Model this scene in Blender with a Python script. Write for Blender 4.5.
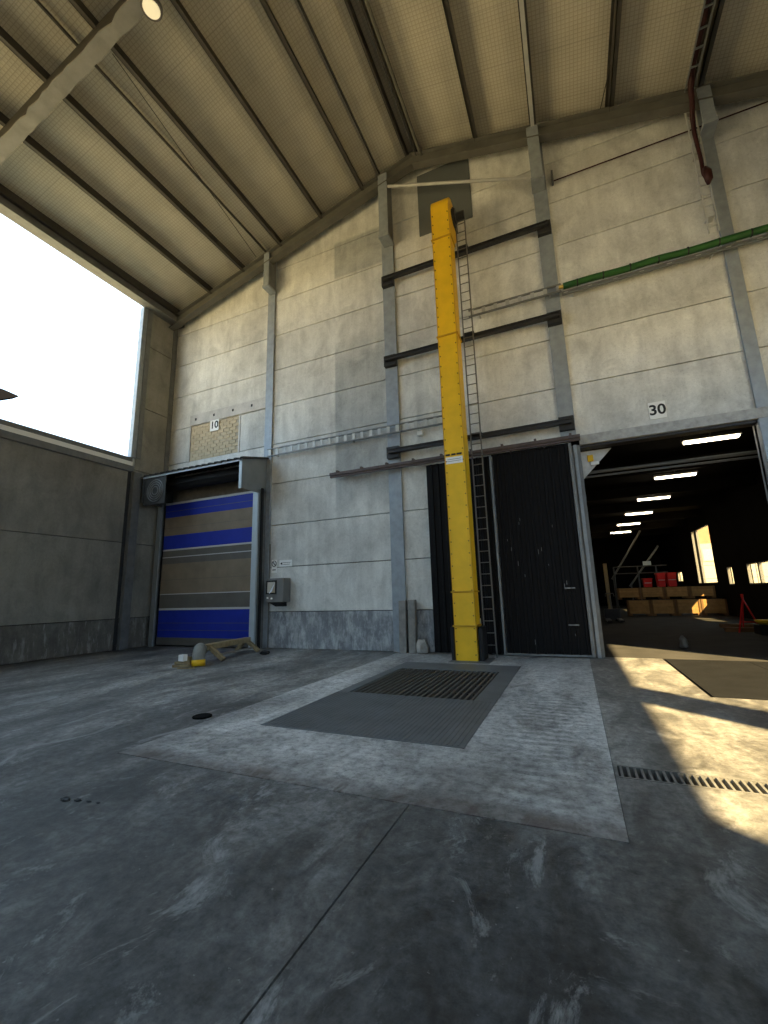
import bpy, bmesh, math, random
from mathutils import Vector, Matrix
random.seed(7)
for o in list(bpy.data.objects): bpy.data.objects.remove(o)
SC = bpy.context.scene
COL = SC.collection

# ------------------------------------------------------------------ camera
YAW, PITCH, ROLL, FPX = 0.408527, 0.191336, -0.028079, 426.943
ca, sa, cb, sb = math.cos(YAW), math.sin(YAW), math.cos(PITCH), math.sin(PITCH)
fwd = Vector((-sa*cb, ca*cb, sb)); right = Vector((ca, sa, 0)); up = right.cross(fwd)
r2 = math.cos(ROLL)*right + math.sin(ROLL)*up
u2 = -math.sin(ROLL)*right + math.cos(ROLL)*up
cam = bpy.data.cameras.new('camera'); camo = bpy.data.objects.new('camera', cam); COL.objects.link(camo)
m = Matrix((r2, u2, -fwd)).transposed().to_4x4(); m.translation = (0, 0, 1.6)
camo.matrix_world = m
cam.sensor_fit = 'AUTO'; cam.sensor_width = 36; cam.lens = FPX*36/1024
cam.clip_start = 0.05; cam.clip_end = 500
SC.camera = camo

# ------------------------------------------------------------------ sky, sun, exposure
w = bpy.data.worlds.new('sky'); SC.world = w; w.use_nodes = True
bg = w.node_tree.nodes['Background']
bg.inputs['Color'].default_value = (0.56, 0.785, 1.0, 1); bg.inputs['Strength'].default_value = 1.3
sun = bpy.data.lights.new('sun', 'SUN'); suno = bpy.data.objects.new('sun', sun); COL.objects.link(suno)
sun.energy = 10.5; sun.color = (1.0, 0.755, 0.36); sun.angle = math.radians(0.8)
SUN_T = 1.15
suno.rotation_euler = Vector((-1, 0.88, -SUN_T)).to_track_quat('-Z', 'Y').to_euler()
suno.location = (30, -25, 40)
vs = SC.view_settings
vs.view_transform = 'Standard'; vs.look = 'None'; vs.gamma = 1; vs.use_curve_mapping = False
vs.exposure = 1.8

# ------------------------------------------------------------------ helpers
class MB:
    def __init__(s): s.v = []; s.f = []
    def add(s, vs, fs):
        n = len(s.v); s.v += [tuple(p) for p in vs]; s.f += [tuple(i+n for i in f) for f in fs]; return s
    def box(s, x0, x1, y0, y1, z0, z1):
        if x0 > x1: x0, x1 = x1, x0
        if y0 > y1: y0, y1 = y1, y0
        if z0 > z1: z0, z1 = z1, z0
        return s.add([(x0,y0,z0),(x1,y0,z0),(x1,y1,z0),(x0,y1,z0),(x0,y0,z1),(x1,y0,z1),(x1,y1,z1),(x0,y1,z1)],
                     [(0,3,2,1),(4,5,6,7),(0,1,5,4),(1,2,6,5),(2,3,7,6),(3,0,4,7)])
    def bar(s, a, b, wd, hd, upv=(0,0,1)):
        a = Vector(a); b = Vector(b); d = (b-a).normalized(); u = Vector(upv)
        sd = d.cross(u)
        if sd.length < 1e-4: sd = d.cross(Vector((1,0,0)))
        sd.normalize(); u = sd.cross(d).normalized()
        P = []
        for c in (a, b):
            for i, j in ((-1,-1),(1,-1),(1,1),(-1,1)): P.append(c + sd*i*wd/2 + u*j*hd/2)
        return s.add(P, [(0,3,2,1)[::-1],(4,5,6,7)[::-1],(0,1,5,4)[::-1],(1,2,6,5)[::-1],(2,3,7,6)[::-1],(3,0,4,7)[::-1]])
    def prism(s, poly, axis, a, b):            # poly of 2-D points, extruded along axis from a to b
        n = len(poly); P = []
        for t in (a, b):
            for (p, q) in poly:
                P.append((t,p,q) if axis == 0 else (p,t,q) if axis == 1 else (p,q,t))
        F = [tuple(range(n)), tuple(range(2*n-1, n-1, -1))]
        for i in range(n):
            j = (i+1) % n; F.append((i, i+n, j+n, j))
        return s.add(P, F)
    def tube(s, pts, r, n=8, cap=True):
        pts = [Vector(p) for p in pts]; rs = r if isinstance(r, (list, tuple)) else [r]*len(pts)
        base = len(s.v); pu = None
        for i, p in enumerate(pts):
            d = (pts[min(i+1, len(pts)-1)] - pts[max(i-1, 0)]).normalized()
            u = pu if pu is not None else (Vector((0,0,1)) if abs(d.z) < .9 else Vector((1,0,0)))
            sd = d.cross(u).normalized(); u = sd.cross(d).normalized(); pu = u
            for k in range(n):
                a = 2*math.pi*k/n
                s.v.append(tuple(p + (sd*math.cos(a) + u*math.sin(a))*rs[i]))
        for i in range(len(pts)-1):
            for k in range(n):
                k2 = (k+1) % n
                s.f.append((base+i*n+k, base+i*n+k2, base+(i+1)*n+k2, base+(i+1)*n+k))
        if cap:
            s.f.append(tuple(base+k for k in range(n))[::-1]); s.f.append(tuple(base+(len(pts)-1)*n+k for k in range(n)))
        return s
    def mesh(s, name, mat, off=(0,0,0), bevel=0, smooth=False):
        me = bpy.data.meshes.new(name)
        me.from_pydata([(p[0]-off[0], p[1]-off[1], p[2]-off[2]) for p in s.v], [], s.f)
        bm = bmesh.new(); bm.from_mesh(me); bmesh.ops.recalc_face_normals(bm, faces=bm.faces)
        if bevel:
            bmesh.ops.bevel(bm, geom=list(bm.edges), offset=bevel, segments=1, affect='EDGES', clamp_overlap=True)
        if smooth:
            for f in bm.faces: f.smooth = True
        bm.to_mesh(me); bm.free(); me.materials.append(mat)
        return me
    def build(s, name, mat, parent=None, bevel=0, smooth=False):
        xs = [p[0] for p in s.v]; ys = [p[1] for p in s.v]; zs = [p[2] for p in s.v]
        org = ((min(xs)+max(xs))/2, (min(ys)+max(ys))/2, min(zs))
        return place(s.mesh(name, mat, org, bevel, smooth), name, org, parent)

def wloc(o):
    v = Vector(o.location)
    while o.parent: o = o.parent; v = v + Vector(o.location)
    return v
def place(me, name, loc, parent=None):
    o = bpy.data.objects.new(name, me); COL.objects.link(o)
    o.location = Vector(loc) - (wloc(parent) if parent else Vector((0,0,0)))
    if parent: o.parent = parent
    return o
def tag(o, label=None, cat=None, group=None, kind=None):
    if label: o['label'] = label
    if cat: o['category'] = cat
    if group: o['group'] = group
    if kind: o['kind'] = kind
    return o
def thing(name, loc, label=None, cat=None, group=None, kind=None):
    o = bpy.data.objects.new(name, None); COL.objects.link(o); o.location = loc; o.empty_display_size = .2
    return tag(o, label, cat, group, kind)
def B(*a): return MB().box(*a)

# ------------------------------------------------------------------ materials
def mat(name, col, rough=.8, metal=0, bump=0, bscale=20, var=0.0, vscale=3.0, rand=0.0, emit=None, estr=0, spec=.3):
    M = bpy.data.materials.new(name); M.use_nodes = True; nt = M.node_tree; p = nt.nodes['Principled BSDF']
    p.inputs['Roughness'].default_value = rough; p.inputs['Metallic'].default_value = metal
    p.inputs['Base Color'].default_value = (*col, 1); p.inputs['Specular IOR Level'].default_value = spec
    if emit: p.inputs['Emission Color'].default_value = (*emit, 1); p.inputs['Emission Strength'].default_value = estr
    N = Nodes(nt)
    if var or rand or bump:
        pos = N.pos()
        c = N.rgb(col)
        if var:
            n1 = N.noise(pos, vscale, 6, .6)
            c = N.mul(c, N.ramp(n1, [(.25, 1-var), (.75, 1+var*.7)]))
        if rand:
            oi = nt.nodes.new('ShaderNodeObjectInfo')
            c = N.mul(c, N.maprange(oi.outputs['Random'], 0, 1, 1-rand, 1+rand))
        nt.links.new(c, p.inputs['Base Color'])
        if bump:
            n2 = N.noise(pos, bscale, 4, .6); N.bump(n2, bump, p)
    return M
class Nodes:
    def __init__(s, nt): s.nt = nt
    def n(s, t): return s.nt.nodes.new(t)
    def L(s, a, b): s.nt.links.new(a, b)
    def pos(s): return s.n('ShaderNodeNewGeometry').outputs['Position']
    def rgb(s, c):
        x = s.n('ShaderNodeRGB'); x.outputs[0].default_value = (*c, 1); return x.outputs[0]
    def scale(s, v, sc, off=(0,0,0)):
        x = s.n('ShaderNodeMapping'); x.inputs['Scale'].default_value = sc; x.inputs['Location'].default_value = off
        s.L(v, x.inputs['Vector']); return x.outputs[0]
    def noise(s, v, sc, det=4, rough=.55, dist=0):
        x = s.n('ShaderNodeTexNoise'); x.inputs['Scale'].default_value = sc; x.inputs['Detail'].default_value = det
        x.inputs['Roughness'].default_value = rough; x.inputs['Distortion'].default_value = dist
        s.L(v, x.inputs['Vector']); return x.outputs['Fac']
    def ramp(s, f, pts):
        x = s.n('ShaderNodeValToRGB'); e = x.color_ramp.elements
        while len(e) < len(pts): e.new(.5)
        for i, (p, c) in enumerate(pts):
            e[i].position = p; e[i].color = (c, c, c, 1) if not isinstance(c, tuple) else (*c, 1)
        # values above 1 are kept: the ramp stores floats
        s.L(f, x.inputs['Fac']); return x.outputs['Color']
    def maprange(s, f, a, b, c, d, clamp=True):
        x = s.n('ShaderNodeMapRange'); x.clamp = clamp
        for i, k in zip((1,2,3,4), (a,b,c,d)): x.inputs[i].default_value = k
        s.L(f, x.inputs[0]); return x.outputs[0]
    def mix(s, f, a, b, mode='MIX'):
        x = s.n('ShaderNodeMix'); x.data_type = 'RGBA'; x.blend_type = mode
        for sock, val in ((x.inputs[0], f), (x.inputs[6], a), (x.inputs[7], b)):
            if hasattr(val, 'is_linked') or hasattr(val, 'links'): s.L(val, sock)
            elif isinstance(val, tuple): sock.default_value = (*val, 1)
            else: sock.default_value = val
        return x.outputs[2]
    def mul(s, a, b): return s.mix(1.0, a, b, 'MULTIPLY')
    def math(s, op, a, b=None):
        x = s.n('ShaderNodeMath'); x.operation = op
        for i, v in enumerate((a, b)):
            if v is None: continue
            if isinstance(v, (int, float)): x.inputs[i].default_value = v
            else: s.L(v, x.inputs[i])
        return x.outputs[0]
    def xyz(s, v):
        x = s.n('ShaderNodeSeparateXYZ'); s.L(v, x.inputs[0]); return x.outputs
    def bump(s, h, st, p, dist=.02):
        x = s.n('ShaderNodeBump'); x.inputs['Strength'].default_value = st; x.inputs['Distance'].default_value = dist
        s.L(h, x.inputs['Height']); s.L(x.outputs[0], p.inputs['Normal'])
    def window(s, v, a, b, e):                # 1 inside [a,b], soft edge e
        return s.math('MULTIPLY', s.maprange(v, a-e, a+e, 0, 1), s.maprange(v, b-e, b+e, 1, 0))

def newmat(name, rough=.85, spec=.3):
    M = bpy.data.materials.new(name); M.use_nodes = True; nt = M.node_tree; p = nt.nodes['Principled BSDF']
    p.inputs['Roughness'].default_value = rough; p.inputs['Specular IOR Level'].default_value = spec
    return M, Nodes(nt), p

def concrete_wall(name, base, stain=False, worn=0.0, streak=.15):
    M, N, p = newmat(name, .9, .2)
    pos = N.pos(); oi = N.n('ShaderNodeObjectInfo').outputs['Random']
    c = N.rgb(base)
    c = N.mul(c, N.maprange(oi, 0, 1, .94, 1.05))
    c = N.mul(c, N.ramp(N.noise(pos, .55, 6, .62), [(.3, .78), (.7, 1.12)]))
    bl = N.noise(N.scale(pos, (1.1, 1.1, .8)), 1.4, 8, .7, .6)
    c = N.mul(c, N.ramp(bl, [(.34, .82), (.5, 1.0), (.66, 1.12)]))
    st = N.noise(N.scale(pos, (3.2, 3.2, .4)), 1.0, 5, .6)
    c = N.mul(c, N.ramp(st, [(.32, 1-streak), (.6, 1.03)]))
    fine = N.noise(pos, 14, 5, .7)
    c = N.mul(c, N.ramp(fine, [(.3, .9), (.7, 1.06)]))
    pit = N.ramp(N.noise(pos, 38, 2, .5), [(.30, .8), (.38, 1.0)])
    c = N.mul(c, pit)
    if stain:                                 # the greyer rectangle washed onto the second bay
        X, Y, Z = N.xyz(pos)
        wob = N.maprange(N.noise(pos, 1.4, 3), 0, 1, -.9, .9)
        mx = N.window(X, -6.75, -4.8, .03); mz = N.window(N.math('ADD', Z, wob), 4.6, 9.9, .5)
        mz2 = N.window(Z, 12.75, 14.2, .05)
        mk = N.math('MULTIPLY', mx, N.math('MAXIMUM', mz, mz2))
        c = N.mix(mk, c, N.mul(c, N.rgb((.66, .68, .70))))
    if worn:
        sm = N.ramp(N.noise(N.scale(pos, (2.2, 2.2, 1.1)), 1.6, 6, .7), [(.38, 0.0), (.55, 1.0)])
        c = N.mix(N.math('MULTIPLY', sm, worn), c, N.mul(c, N.rgb((.5, .51, .53))))
        wh = N.ramp(N.noise(N.scale(pos, (6, 6, 1.2)), 1.3, 5, .7, .6), [(.55, 0.0), (.66, 1.0)])
        c = N.mix(N.math('MULTIPLY', wh, worn*.6), c, (.55, .56, .57))
    N.L(c, p.inputs['Base Color']); N.bump(fine, .25, p, .01)
    return M

def floor_mat(name, kind):
    M, N, p = newmat(name, .62, .35)
    pos = N.pos(); X, Y, Z = N.xyz(pos)
    big = N.noise(N.scale(pos, (.55, .22, 1)), 1.0, 8, .62, .5)          # broad stains drawn out along the driving direction
    med = N.noise(N.scale(pos, (1.6, .9, 1)), 1.3, 8, .72, .8)
    fin = N.noise(pos, 11, 8, .8)
    if kind == 'pad':
        c = N.ramp(big, [(.30, (.20,.20,.20)), (.50, (.39,.39,.39)), (.68, (.58,.58,.58))])
        c = N.mul(c, N.ramp(med, [(.34, .50), (.50, .95), (.66, 1.18)]))
        c = N.mul(c, N.ramp(fin, [(.36, .5), (.5, 1.0), (.64, 1.3)]))
        # tyre marks across the right-hand part
        wv = N.n('ShaderNodeTexWave'); wv.bands_direction = 'Y'; wv.inputs['Scale'].default_value = 1.9
        wv.inputs['Distortion'].default_value = 5; wv.inputs['Detail'].default_value = 3; N.L(N.scale(pos, (.6,1,1)), wv.inputs['Vector'])
        tm = N.math('MULTIPLY', N.math('MULTIPLY', N.window(X, -.85, -.05, .18), N.window(Y, 3.9, 7.2, .6)), .38)
        c = N.mix(tm, c, N.mul(c, N.ramp(wv.outputs['Fac'], [(.3, .45), (.7, 1.1)])))
        # dark, slightly rusty dirt along the front edge
        e = N.math('ADD', Y, N.maprange(N.noise(N.scale(pos, (1, 1.6, 1)), 1.1, 7, .72), 0, 1, -2.0, 2.0))
        c = N.mix(N.maprange(e, 3.1, 4.5, .9, 0), c, N.mul(c, N.rgb((.30, .29, .285))))
        c = N.mix(N.math('MULTIPLY', N.window(Y, 3.3, 3.62, .08), N.ramp(med, [(.42, 0.0), (.58, .75)])), c, (.075, .052, .045))
    else:
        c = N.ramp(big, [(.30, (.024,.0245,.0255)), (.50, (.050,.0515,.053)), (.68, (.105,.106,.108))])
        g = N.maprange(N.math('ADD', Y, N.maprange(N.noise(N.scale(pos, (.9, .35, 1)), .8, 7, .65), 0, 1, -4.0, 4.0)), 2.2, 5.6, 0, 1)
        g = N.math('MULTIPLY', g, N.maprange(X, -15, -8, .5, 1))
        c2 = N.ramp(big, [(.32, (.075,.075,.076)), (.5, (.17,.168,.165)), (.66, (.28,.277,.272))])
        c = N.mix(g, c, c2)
        c = N.mul(c, N.ramp(med, [(.36, .45), (.50, .97), (.62, 1.5)]))
        c = N.mul(c, N.ramp(fin, [(.34, .5), (.5, 1.0), (.66, 1.5)]))
        sc = N.ramp(N.noise(N.scale(pos, (1.1, .6, 1)), 1.7, 9, .78, 1.0), [(.56, 0.0), (.65, 1.0)])
        c = N.mix(N.math('MULTIPLY', sc, .42), c, (.40, .41, .42))
        rt = N.window(X, .4, 9, .5)              # sun patch's dimmer, golden tone put into the right-hand floor colour
        c = N.mix(N.math('MULTIPLY', rt, .55), c, N.mul(c, N.rgb((.78, .72, .63))))
    dk = N.ramp(N.noise(pos, 4.5, 8, .82, .6), [(.30, 1.0), (.40, 0.0)])
    c = N.mix(N.math('MULTIPLY', dk, .6), c, (.03, .03, .031))
    spk = N.ramp(N.noise(pos, 26, 3, .6), [(.70, 0.0), (.76, 1.0)])
    c = N.mix(N.math('MULTIPLY', spk, .35), c, (.42, .43, .44))
    N.L(c, p.inputs['Base Color'])
    N.bump(fin, .35, p, .01)
    N.L(N.ramp(med, [(.3, .48), (.7, .8)]), p.inputs['Roughness'])
    return M

def insulation():
    M, N, p = newmat('roof_insulation', .9, .2)
    pos = N.pos(); X, Y, Z = N.xyz(pos)
    fx = N.math('ABSOLUTE', N.math('SUBTRACT', N.math('FRACT', N.math('MULTIPLY', X, 11.0)), .5))
    fy = N.math('ABSOLUTE', N.math('SUBTRACT', N.math('FRACT', N.math('MULTIPLY', Y, 11.0)), .5))
    g = N.math('MAXIMUM', N.maprange(fx, .36, .47, 0, 1), N.maprange(fy, .36, .47, 0, 1))
    c = N.mix(N.math('MULTIPLY', g, .42), (.47, .435, .355), (.19, .178, .15))
    seam = N.math('ABSOLUTE', N.math('SUBTRACT', N.math('FRACT', N.math('MULTIPLY', N.math('ADD', Y, .35), .8)), .5))
    c = N.mix(N.maprange(seam, .488, .497, 0, .3), c, (.2, .19, .17))
    c = N.mul(c, N.ramp(N.noise(pos, .8, 5, .6), [(.3, .86), (.7, 1.08)]))
    N.L(c, p.inputs['Base Color'])
    h = N.math('MAXIMUM', fx, fy); N.bump(h, .4, p, .02)
    return M

M = {}
M['wall'] = concrete_wall('precast_concrete', (.66, .655, .62), stain=True)
M['wall_worn'] = concrete_wall('worn_base_concrete', (.46, .47, .48), worn=1.0)
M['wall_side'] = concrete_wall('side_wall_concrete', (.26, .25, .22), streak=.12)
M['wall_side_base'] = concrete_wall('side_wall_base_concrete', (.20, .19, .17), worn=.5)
M['lintel_concrete'] = concrete_wall('lintel_concrete', (.56, .55, .53), streak=.1)
M['floor'] = floor_mat('hall_floor_concrete', 'main')
M['pad'] = floor_mat('pad_concrete', 'pad')
M['insul'] = insulation()
M['galv'] = mat('galvanised_steel', (.30,.33,.36), .55, .25, .05, 40, .22, 5)
M['galv_dark'] = mat('dull_galvanised_steel', (.16,.165,.165), .6, .2, .05, 30, .25, 4)
M['purlin'] = mat('dark_purlin_steel', (.055,.05,.043), .6, .1, .0, 30, .2, 3)
M['rafter'] = mat('rafter_steel', (.125,.12,.105), .65, .1, .1, 12, .25, 2)
M['spray'] = mat('spray_coated_steel', (.26,.255,.24), .9, 0, .6, 5, .2, 3)
M['black_beam'] = mat('black_painted_beam', (.035,.035,.038), .5, .1, .05, 30, .3, 5)
M['black_door'] = mat('black_door_sheet', (.0075,.007,.0075), .6, .0, .05, 20, .35, 6, spec=.12)
M['doorframe'] = mat('grey_door_tube', (.20,.205,.205), .5, .3, 0, 20, .2, 6)
M['yellow'] = mat('yellow_paint', (.80,.47,.012), .45, 0, .03, 12, .12, 2.5, spec=.4)
M['yellow_dark'] = mat('yellow_flange', (.50,.27,.012), .55, 0, 0, 10, .15, 5)
M['bolt'] = mat('dull_bolt', (.16,.11,.03), .5, .5)
M['rust'] = mat('brown_primer_track', (.10,.075,.07), .6, .1, .1, 20, .3, 5)
M['black'] = mat('black_rubber', (.012,.012,.013), .6, 0, .1, 20, .2, 5)
M['pit'] = mat('pit_dark', (.008,.008,.008), .95, spec=.05)
M['plate'] = mat('tread_plate_steel', (.135,.143,.152), .55, .2, .15, 60, .22, 2.5)
M['plate_black'] = mat('dark_cover_plate', (.0095,.0098,.0105), .9, 0, .2, 30, .3, 2.5, spec=.05)  # even near-black colour for the doorway cover plate
M['bar'] = mat('rusty_grate_bar', (.085,.074,.062), .75, .0, .1, 40, .3, 8)
M['drainbar'] = mat('drain_bar', (.16,.155,.145), .6, .3, .1, 40, .3, 8)
M['blue'] = mat('blue_door_fabric', (.012,.028,.30), .55, 0, .05, 4, .15, 2)
M['tan'] = mat('translucent_tan_fabric', (.21,.165,.115), .6, 0, .05, 4, .22, 2)
M['greyfab'] = mat('grey_door_fabric', (.12,.11,.095), .6, 0, .05, 4, .2, 2)
M['seam'] = mat('pale_door_seam', (.48,.47,.46), .6)
M['hood'] = mat('hood_sheet', (.22,.24,.25), .55, .2, 0, 20, .12, 3)
M['frame_pale'] = mat('pale_door_frame', (.42,.47,.50), .5, .2, 0, 20, .1, 3)
M['sheet_dark'] = mat('dark_corrugated_sheet', (.05,.05,.05), .6, .2, 0, 20, .3, 5)
M['backsheet'] = mat('stained_lintel', (.20,.18,.15), .9, 0, .1, 8, .35, 4)
M['brick'] = mat('sandy_brick', (.50,.42,.29), .9, 0, .3, 25, .10, 6, .07)
M['mortar'] = mat('mortar', (.40,.36,.28), .95, 0, .3, 25, .1, 6)
M['white'] = mat('white_sign', (.80,.80,.78), .5)
M['ink'] = mat('black_ink', (.015,.015,.016), .6)
M['red_ink'] = mat('red_ink', (.5,.03,.03), .6)
M['green'] = mat('green_hose', (.022,.095,.018), .5, 0, .1, 30, .25, 5)
M['tray'] = mat('cable_tray_zinc', (.50,.50,.48), .5, .15, 0, 20, .15, 4)
M['tray_rail'] = mat('cable_tray_rail', (.20,.205,.20), .5, .2, 0, 20, .15, 4)
M['shed_steel'] = mat('shed_steel', (.06,.056,.05), .7, .1)
M['redcable'] = mat('red_brown_cable', (.042,.009,.008), .55, 0, .1, 30, .3, 8)
M['brass'] = mat('brass_fitting', (.6,.42,.12), .35, .7)
M['lintel'] = mat('weathered_steel_lintel', (.40,.39,.37), .7, .1, .1, 20, .35, 7)
M['greyplate'] = mat('dark_grey_cladding', (.115,.125,.125), .6, .1, 0, 20, .1, 2)
M['wood'] = mat('weathered_timber', (.30,.23,.13), .85, 0, .3, 30, .3, 8)
M['wood_grey'] = mat('grey_timber_post', (.25,.235,.215), .9, 0, .3, 30, .25, 8)
M['rag'] = mat('grey_lump', (.42,.40,.37), .95, 0, .6, 14, .3, 8)
M['box'] = mat('control_box_steel', (.20,.195,.185), .5, .3, 0, 20, .1, 4)
M['film'] = mat('peeling_foil', (.50,.44,.36), .4)
M['filmback'] = mat('foil_back', (.72,.75,.84), .35)
M['elbow'] = mat('grey_duct_elbow', (.24,.235,.215), .8, 0, .2, 20, .2, 8)
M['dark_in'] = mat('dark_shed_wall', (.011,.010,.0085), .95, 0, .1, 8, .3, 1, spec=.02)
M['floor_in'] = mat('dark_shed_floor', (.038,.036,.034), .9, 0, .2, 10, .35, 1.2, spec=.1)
M['crate'] = mat('crate_pine', (.34,.19,.07), .8, 0, .15, 25, .25, 5, .12)
M['crate_dark'] = mat('crate_batten', (.16,.085,.035), .8, 0, .15, 25, .25, 5)
M['red'] = mat('red_plastic', (.55,.012,.012), .45)
M['tubelight'] = mat('fluorescent_tube', (1,1,1), .5, emit=(1.0,.86,.62), estr=9.0)
M['lampglass'] = mat('lamp_lens', (.9,.85,.7), .5, emit=(1.0,.85,.55), estr=.10)
M['lamphouse'] = mat('lamp_housing', (.10,.09,.08), .5, .2)
M['lamp_dark'] = mat('dark_lamp_shell', (.006,.006,.008), .9, spec=0)
M['yard'] = mat('bounce_tinted_yard', (.60,.51,.31), .9, 0, .1, 5, .15, .4)  # unseen ground, tinted golden to bounce warm light up to the roof
M['asphalt'] = mat('yard_asphalt', (.30,.28,.25), .9)
M['facade'] = mat('cream_render', (.30,.27,.21), .9, 0, .05, 5, .08, .5)
M['facade_brick'] = mat('orange_brick', (.30,.15,.08), .9, 0, .1, 8, .15, 2)
M['shutter'] = mat('grey_shutter', (.25,.25,.25), .7)
M['dim'] = mat('dim_grey_steel', (.15,.145,.135), .6, .2)
def glass():
    G = bpy.data.materials.new('window_glass'); G.use_nodes = True; nt = G.node_tree
    p = nt.nodes['Principled BSDF']; nt.nodes.remove(p)
    t = nt.nodes.new('ShaderNodeBsdfTransparent'); t.inputs[0].default_value = (.93,.92,.86,1)
    g = nt.nodes.new('ShaderNodeBsdfGlossy'); g.inputs['Roughness'].default_value = .05
    mx = nt.nodes.new('ShaderNodeMixShader'); mx.inputs[0].default_value = .06
    nt.links.new(t.outputs[0], mx.inputs[1]); nt.links.new(g.outputs[0], mx.inputs[2])
    nt.links.new(mx.outputs[0], nt.nodes['Material Output'].inputs['Surface'])
    return G
M['glass'] = glass()

# ------------------------------------------------------------------ dimensions
D = 11.72            # face of the gable wall
XL, XR = -14.5, 7.5  # side walls
YB = -9.4            # end of the hall behind the camera, mostly closed by an added wall
YF2 = 46.0           # end of the shed behind the gable
def rf(x): return 16.4 - .255*abs(x+3.5)
RX = -3.5

def text_mesh(body, size, material, name):
    cu = bpy.data.curves.new(name, 'FONT'); cu.body = body; cu.size = size; cu.align_x = 'CENTER'; cu.align_y = 'CENTER'
    cu.extrude = .002; cu.offset = size*.022
    t = bpy.data.objects.new('t', cu); COL.objects.link(t)
    dg = bpy.context.evaluated_depsgraph_get(); me = bpy.data.meshes.new_from_object(t.evaluated_get(dg))
    bpy.data.objects.remove(t); me.name = name; me.materials.clear(); me.materials.append(material)
    me.transform(Matrix.Rotation(math.pi/2, 4, 'X'))
    return me

# ================================================================== FLOOR
GX0, GX1, GY0, GY1 = -3.66, -1.55, 6.76, 9.2       # grate pit
PX0, PX1, PY0, PY1 = -3.86, -1.22, 4.74, 10.02     # steel around it
fl = tag(B(-400, 200, -200, 300, -1.6, -1.5).build('ground', M['yard']), kind='structure')
fl['label'] = 'unseen yard ground around the hall, tinted to bounce warm light'
floor = thing('floor', (0, 0, 0), 'dark stained concrete hall floor with a paler loading pad', kind='structure')
def slab(x0, x1, y0, y1, m, name='floor_slab', top=0.0, th=.25, bev=0):
    return B(x0, x1, y0, y1, top-th, top).build(name, m, floor, bev)
JX = -1.34                                     # expansion joint
slab(-17, JX-.006, YB-12, 3.42, M['floor']); slab(JX+.006, 12, YB-12, 3.42, M['floor'])
slab(-17, -4.70, 3.42, D+.1, M['floor'])
DY0, DY1 = 4.50, 4.79                          # drain channel
slab(.16, 12, 3.42, DY0, M['floor']); slab(.16, 1.66, DY1, D+.1, M['floor']); slab(.16, .19, DY0, DY1, M['floor'])
slab(6.4, 12, DY0, DY1, M['floor'])
slab(1.66, 6.2, DY1, 7.98, M['floor']); slab(6.2, 12, DY1, D+.1, M['floor'])
# paler loading pad around the intake
slab(-4.69, PX0, 3.43, D+.1, M['pad'], 'pad_slab', .004); slab(PX1, .155, 3.43, D+.1, M['pad'], 'pad_slab', .004)
slab(PX0, PX1, 3.43, PY0, M['pad'], 'pad_slab', .004); slab(PX0, PX1, PY1, D+.1, M['pad'], 'pad_slab', .004)
# pit and channel bottoms
slab(PX0, PX1, PY0, PY1, M['pit'], 'pit_bottom', -1.0, .1)
for a in ((PX0-.02, PX0, PY0, PY1), (PX1, PX1+.02, PY0, PY1), (PX0, PX1, PY0-.02, PY0), (PX0, PX1, PY1, PY1+.02)):
    B(a[0], a[1], a[2], a[3], -1.0, -.25).build('pit_side', M['pit'], floor)
slab(.19, 6.4, DY0, DY1, M['pit'], 'channel_bottom', -.25, .05)
slab(1.66, 6.2, 7.98, D+.1, M['pit'], 'plate_bed', -.02, .1)
# shed floor
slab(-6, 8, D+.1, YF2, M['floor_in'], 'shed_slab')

# intake grate
g = thing('intake_grate', ((GX0+GX1)/2, 8, 0), 'steel floor grate with dark bars and tread plates before the yellow elevator', 'floor grate')
gp = M['plate']
SM = (PX0+PX1)/2
B(PX0, SM-.003, PY0, GY0-.06, -.02, .012).build('tread_plate', gp, g, .002)
B(SM+.003, PX1, PY0, GY0-.06, -.02, .012).build('tread_plate', gp, g, .002)
B(PX0, GX0, GY0-.05, PY1, -.02, .010).build('frame_plate', gp, g, .002)
B(GX1, PX1, GY0-.05, PY1, -.02, .010).build('frame_plate', gp, g, .002)
B(GX0, GX1, GY1, PY1, -.02, .010).build('frame_plate', gp, g, .002)
B(GX0, GX1, GY0-.05, GY0, -.02, .010).build('frame_plate', gp, g, .002)
nb = 21
bm_ = MB().prism([(-.006,-.10),(.006,-.10),(.019,-.012),(.019,0),(-.019,0),(-.019,-.012)], 1, GY0, GY1).mesh('grate_bar', M['bar'], (0, 8, 0))
for i in range(nb):
    place(bm_, 'grate_bar', (GX0 + (i+.5)*(GX1-GX0)/nb, 8, 0), g)
for y in (7.35, 8.0, 8.65):
    B(GX0, GX1, y-.015, y+.015, -.12, -.03).build('cross_bar', M['bar'], g)
# tread ribs on the front plates (raised lines)
rm = B(-.008, .008, PY0+.03, GY0-.09, 0, .006).mesh('tread_rib', gp, (0, 5.7, 0))
x = PX0+.05
while x < PX1-.03:
    if abs(x-SM) > .02: place(rm, 'tread_rib', (x, 5.7, .012), g)
    x += .06

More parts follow.
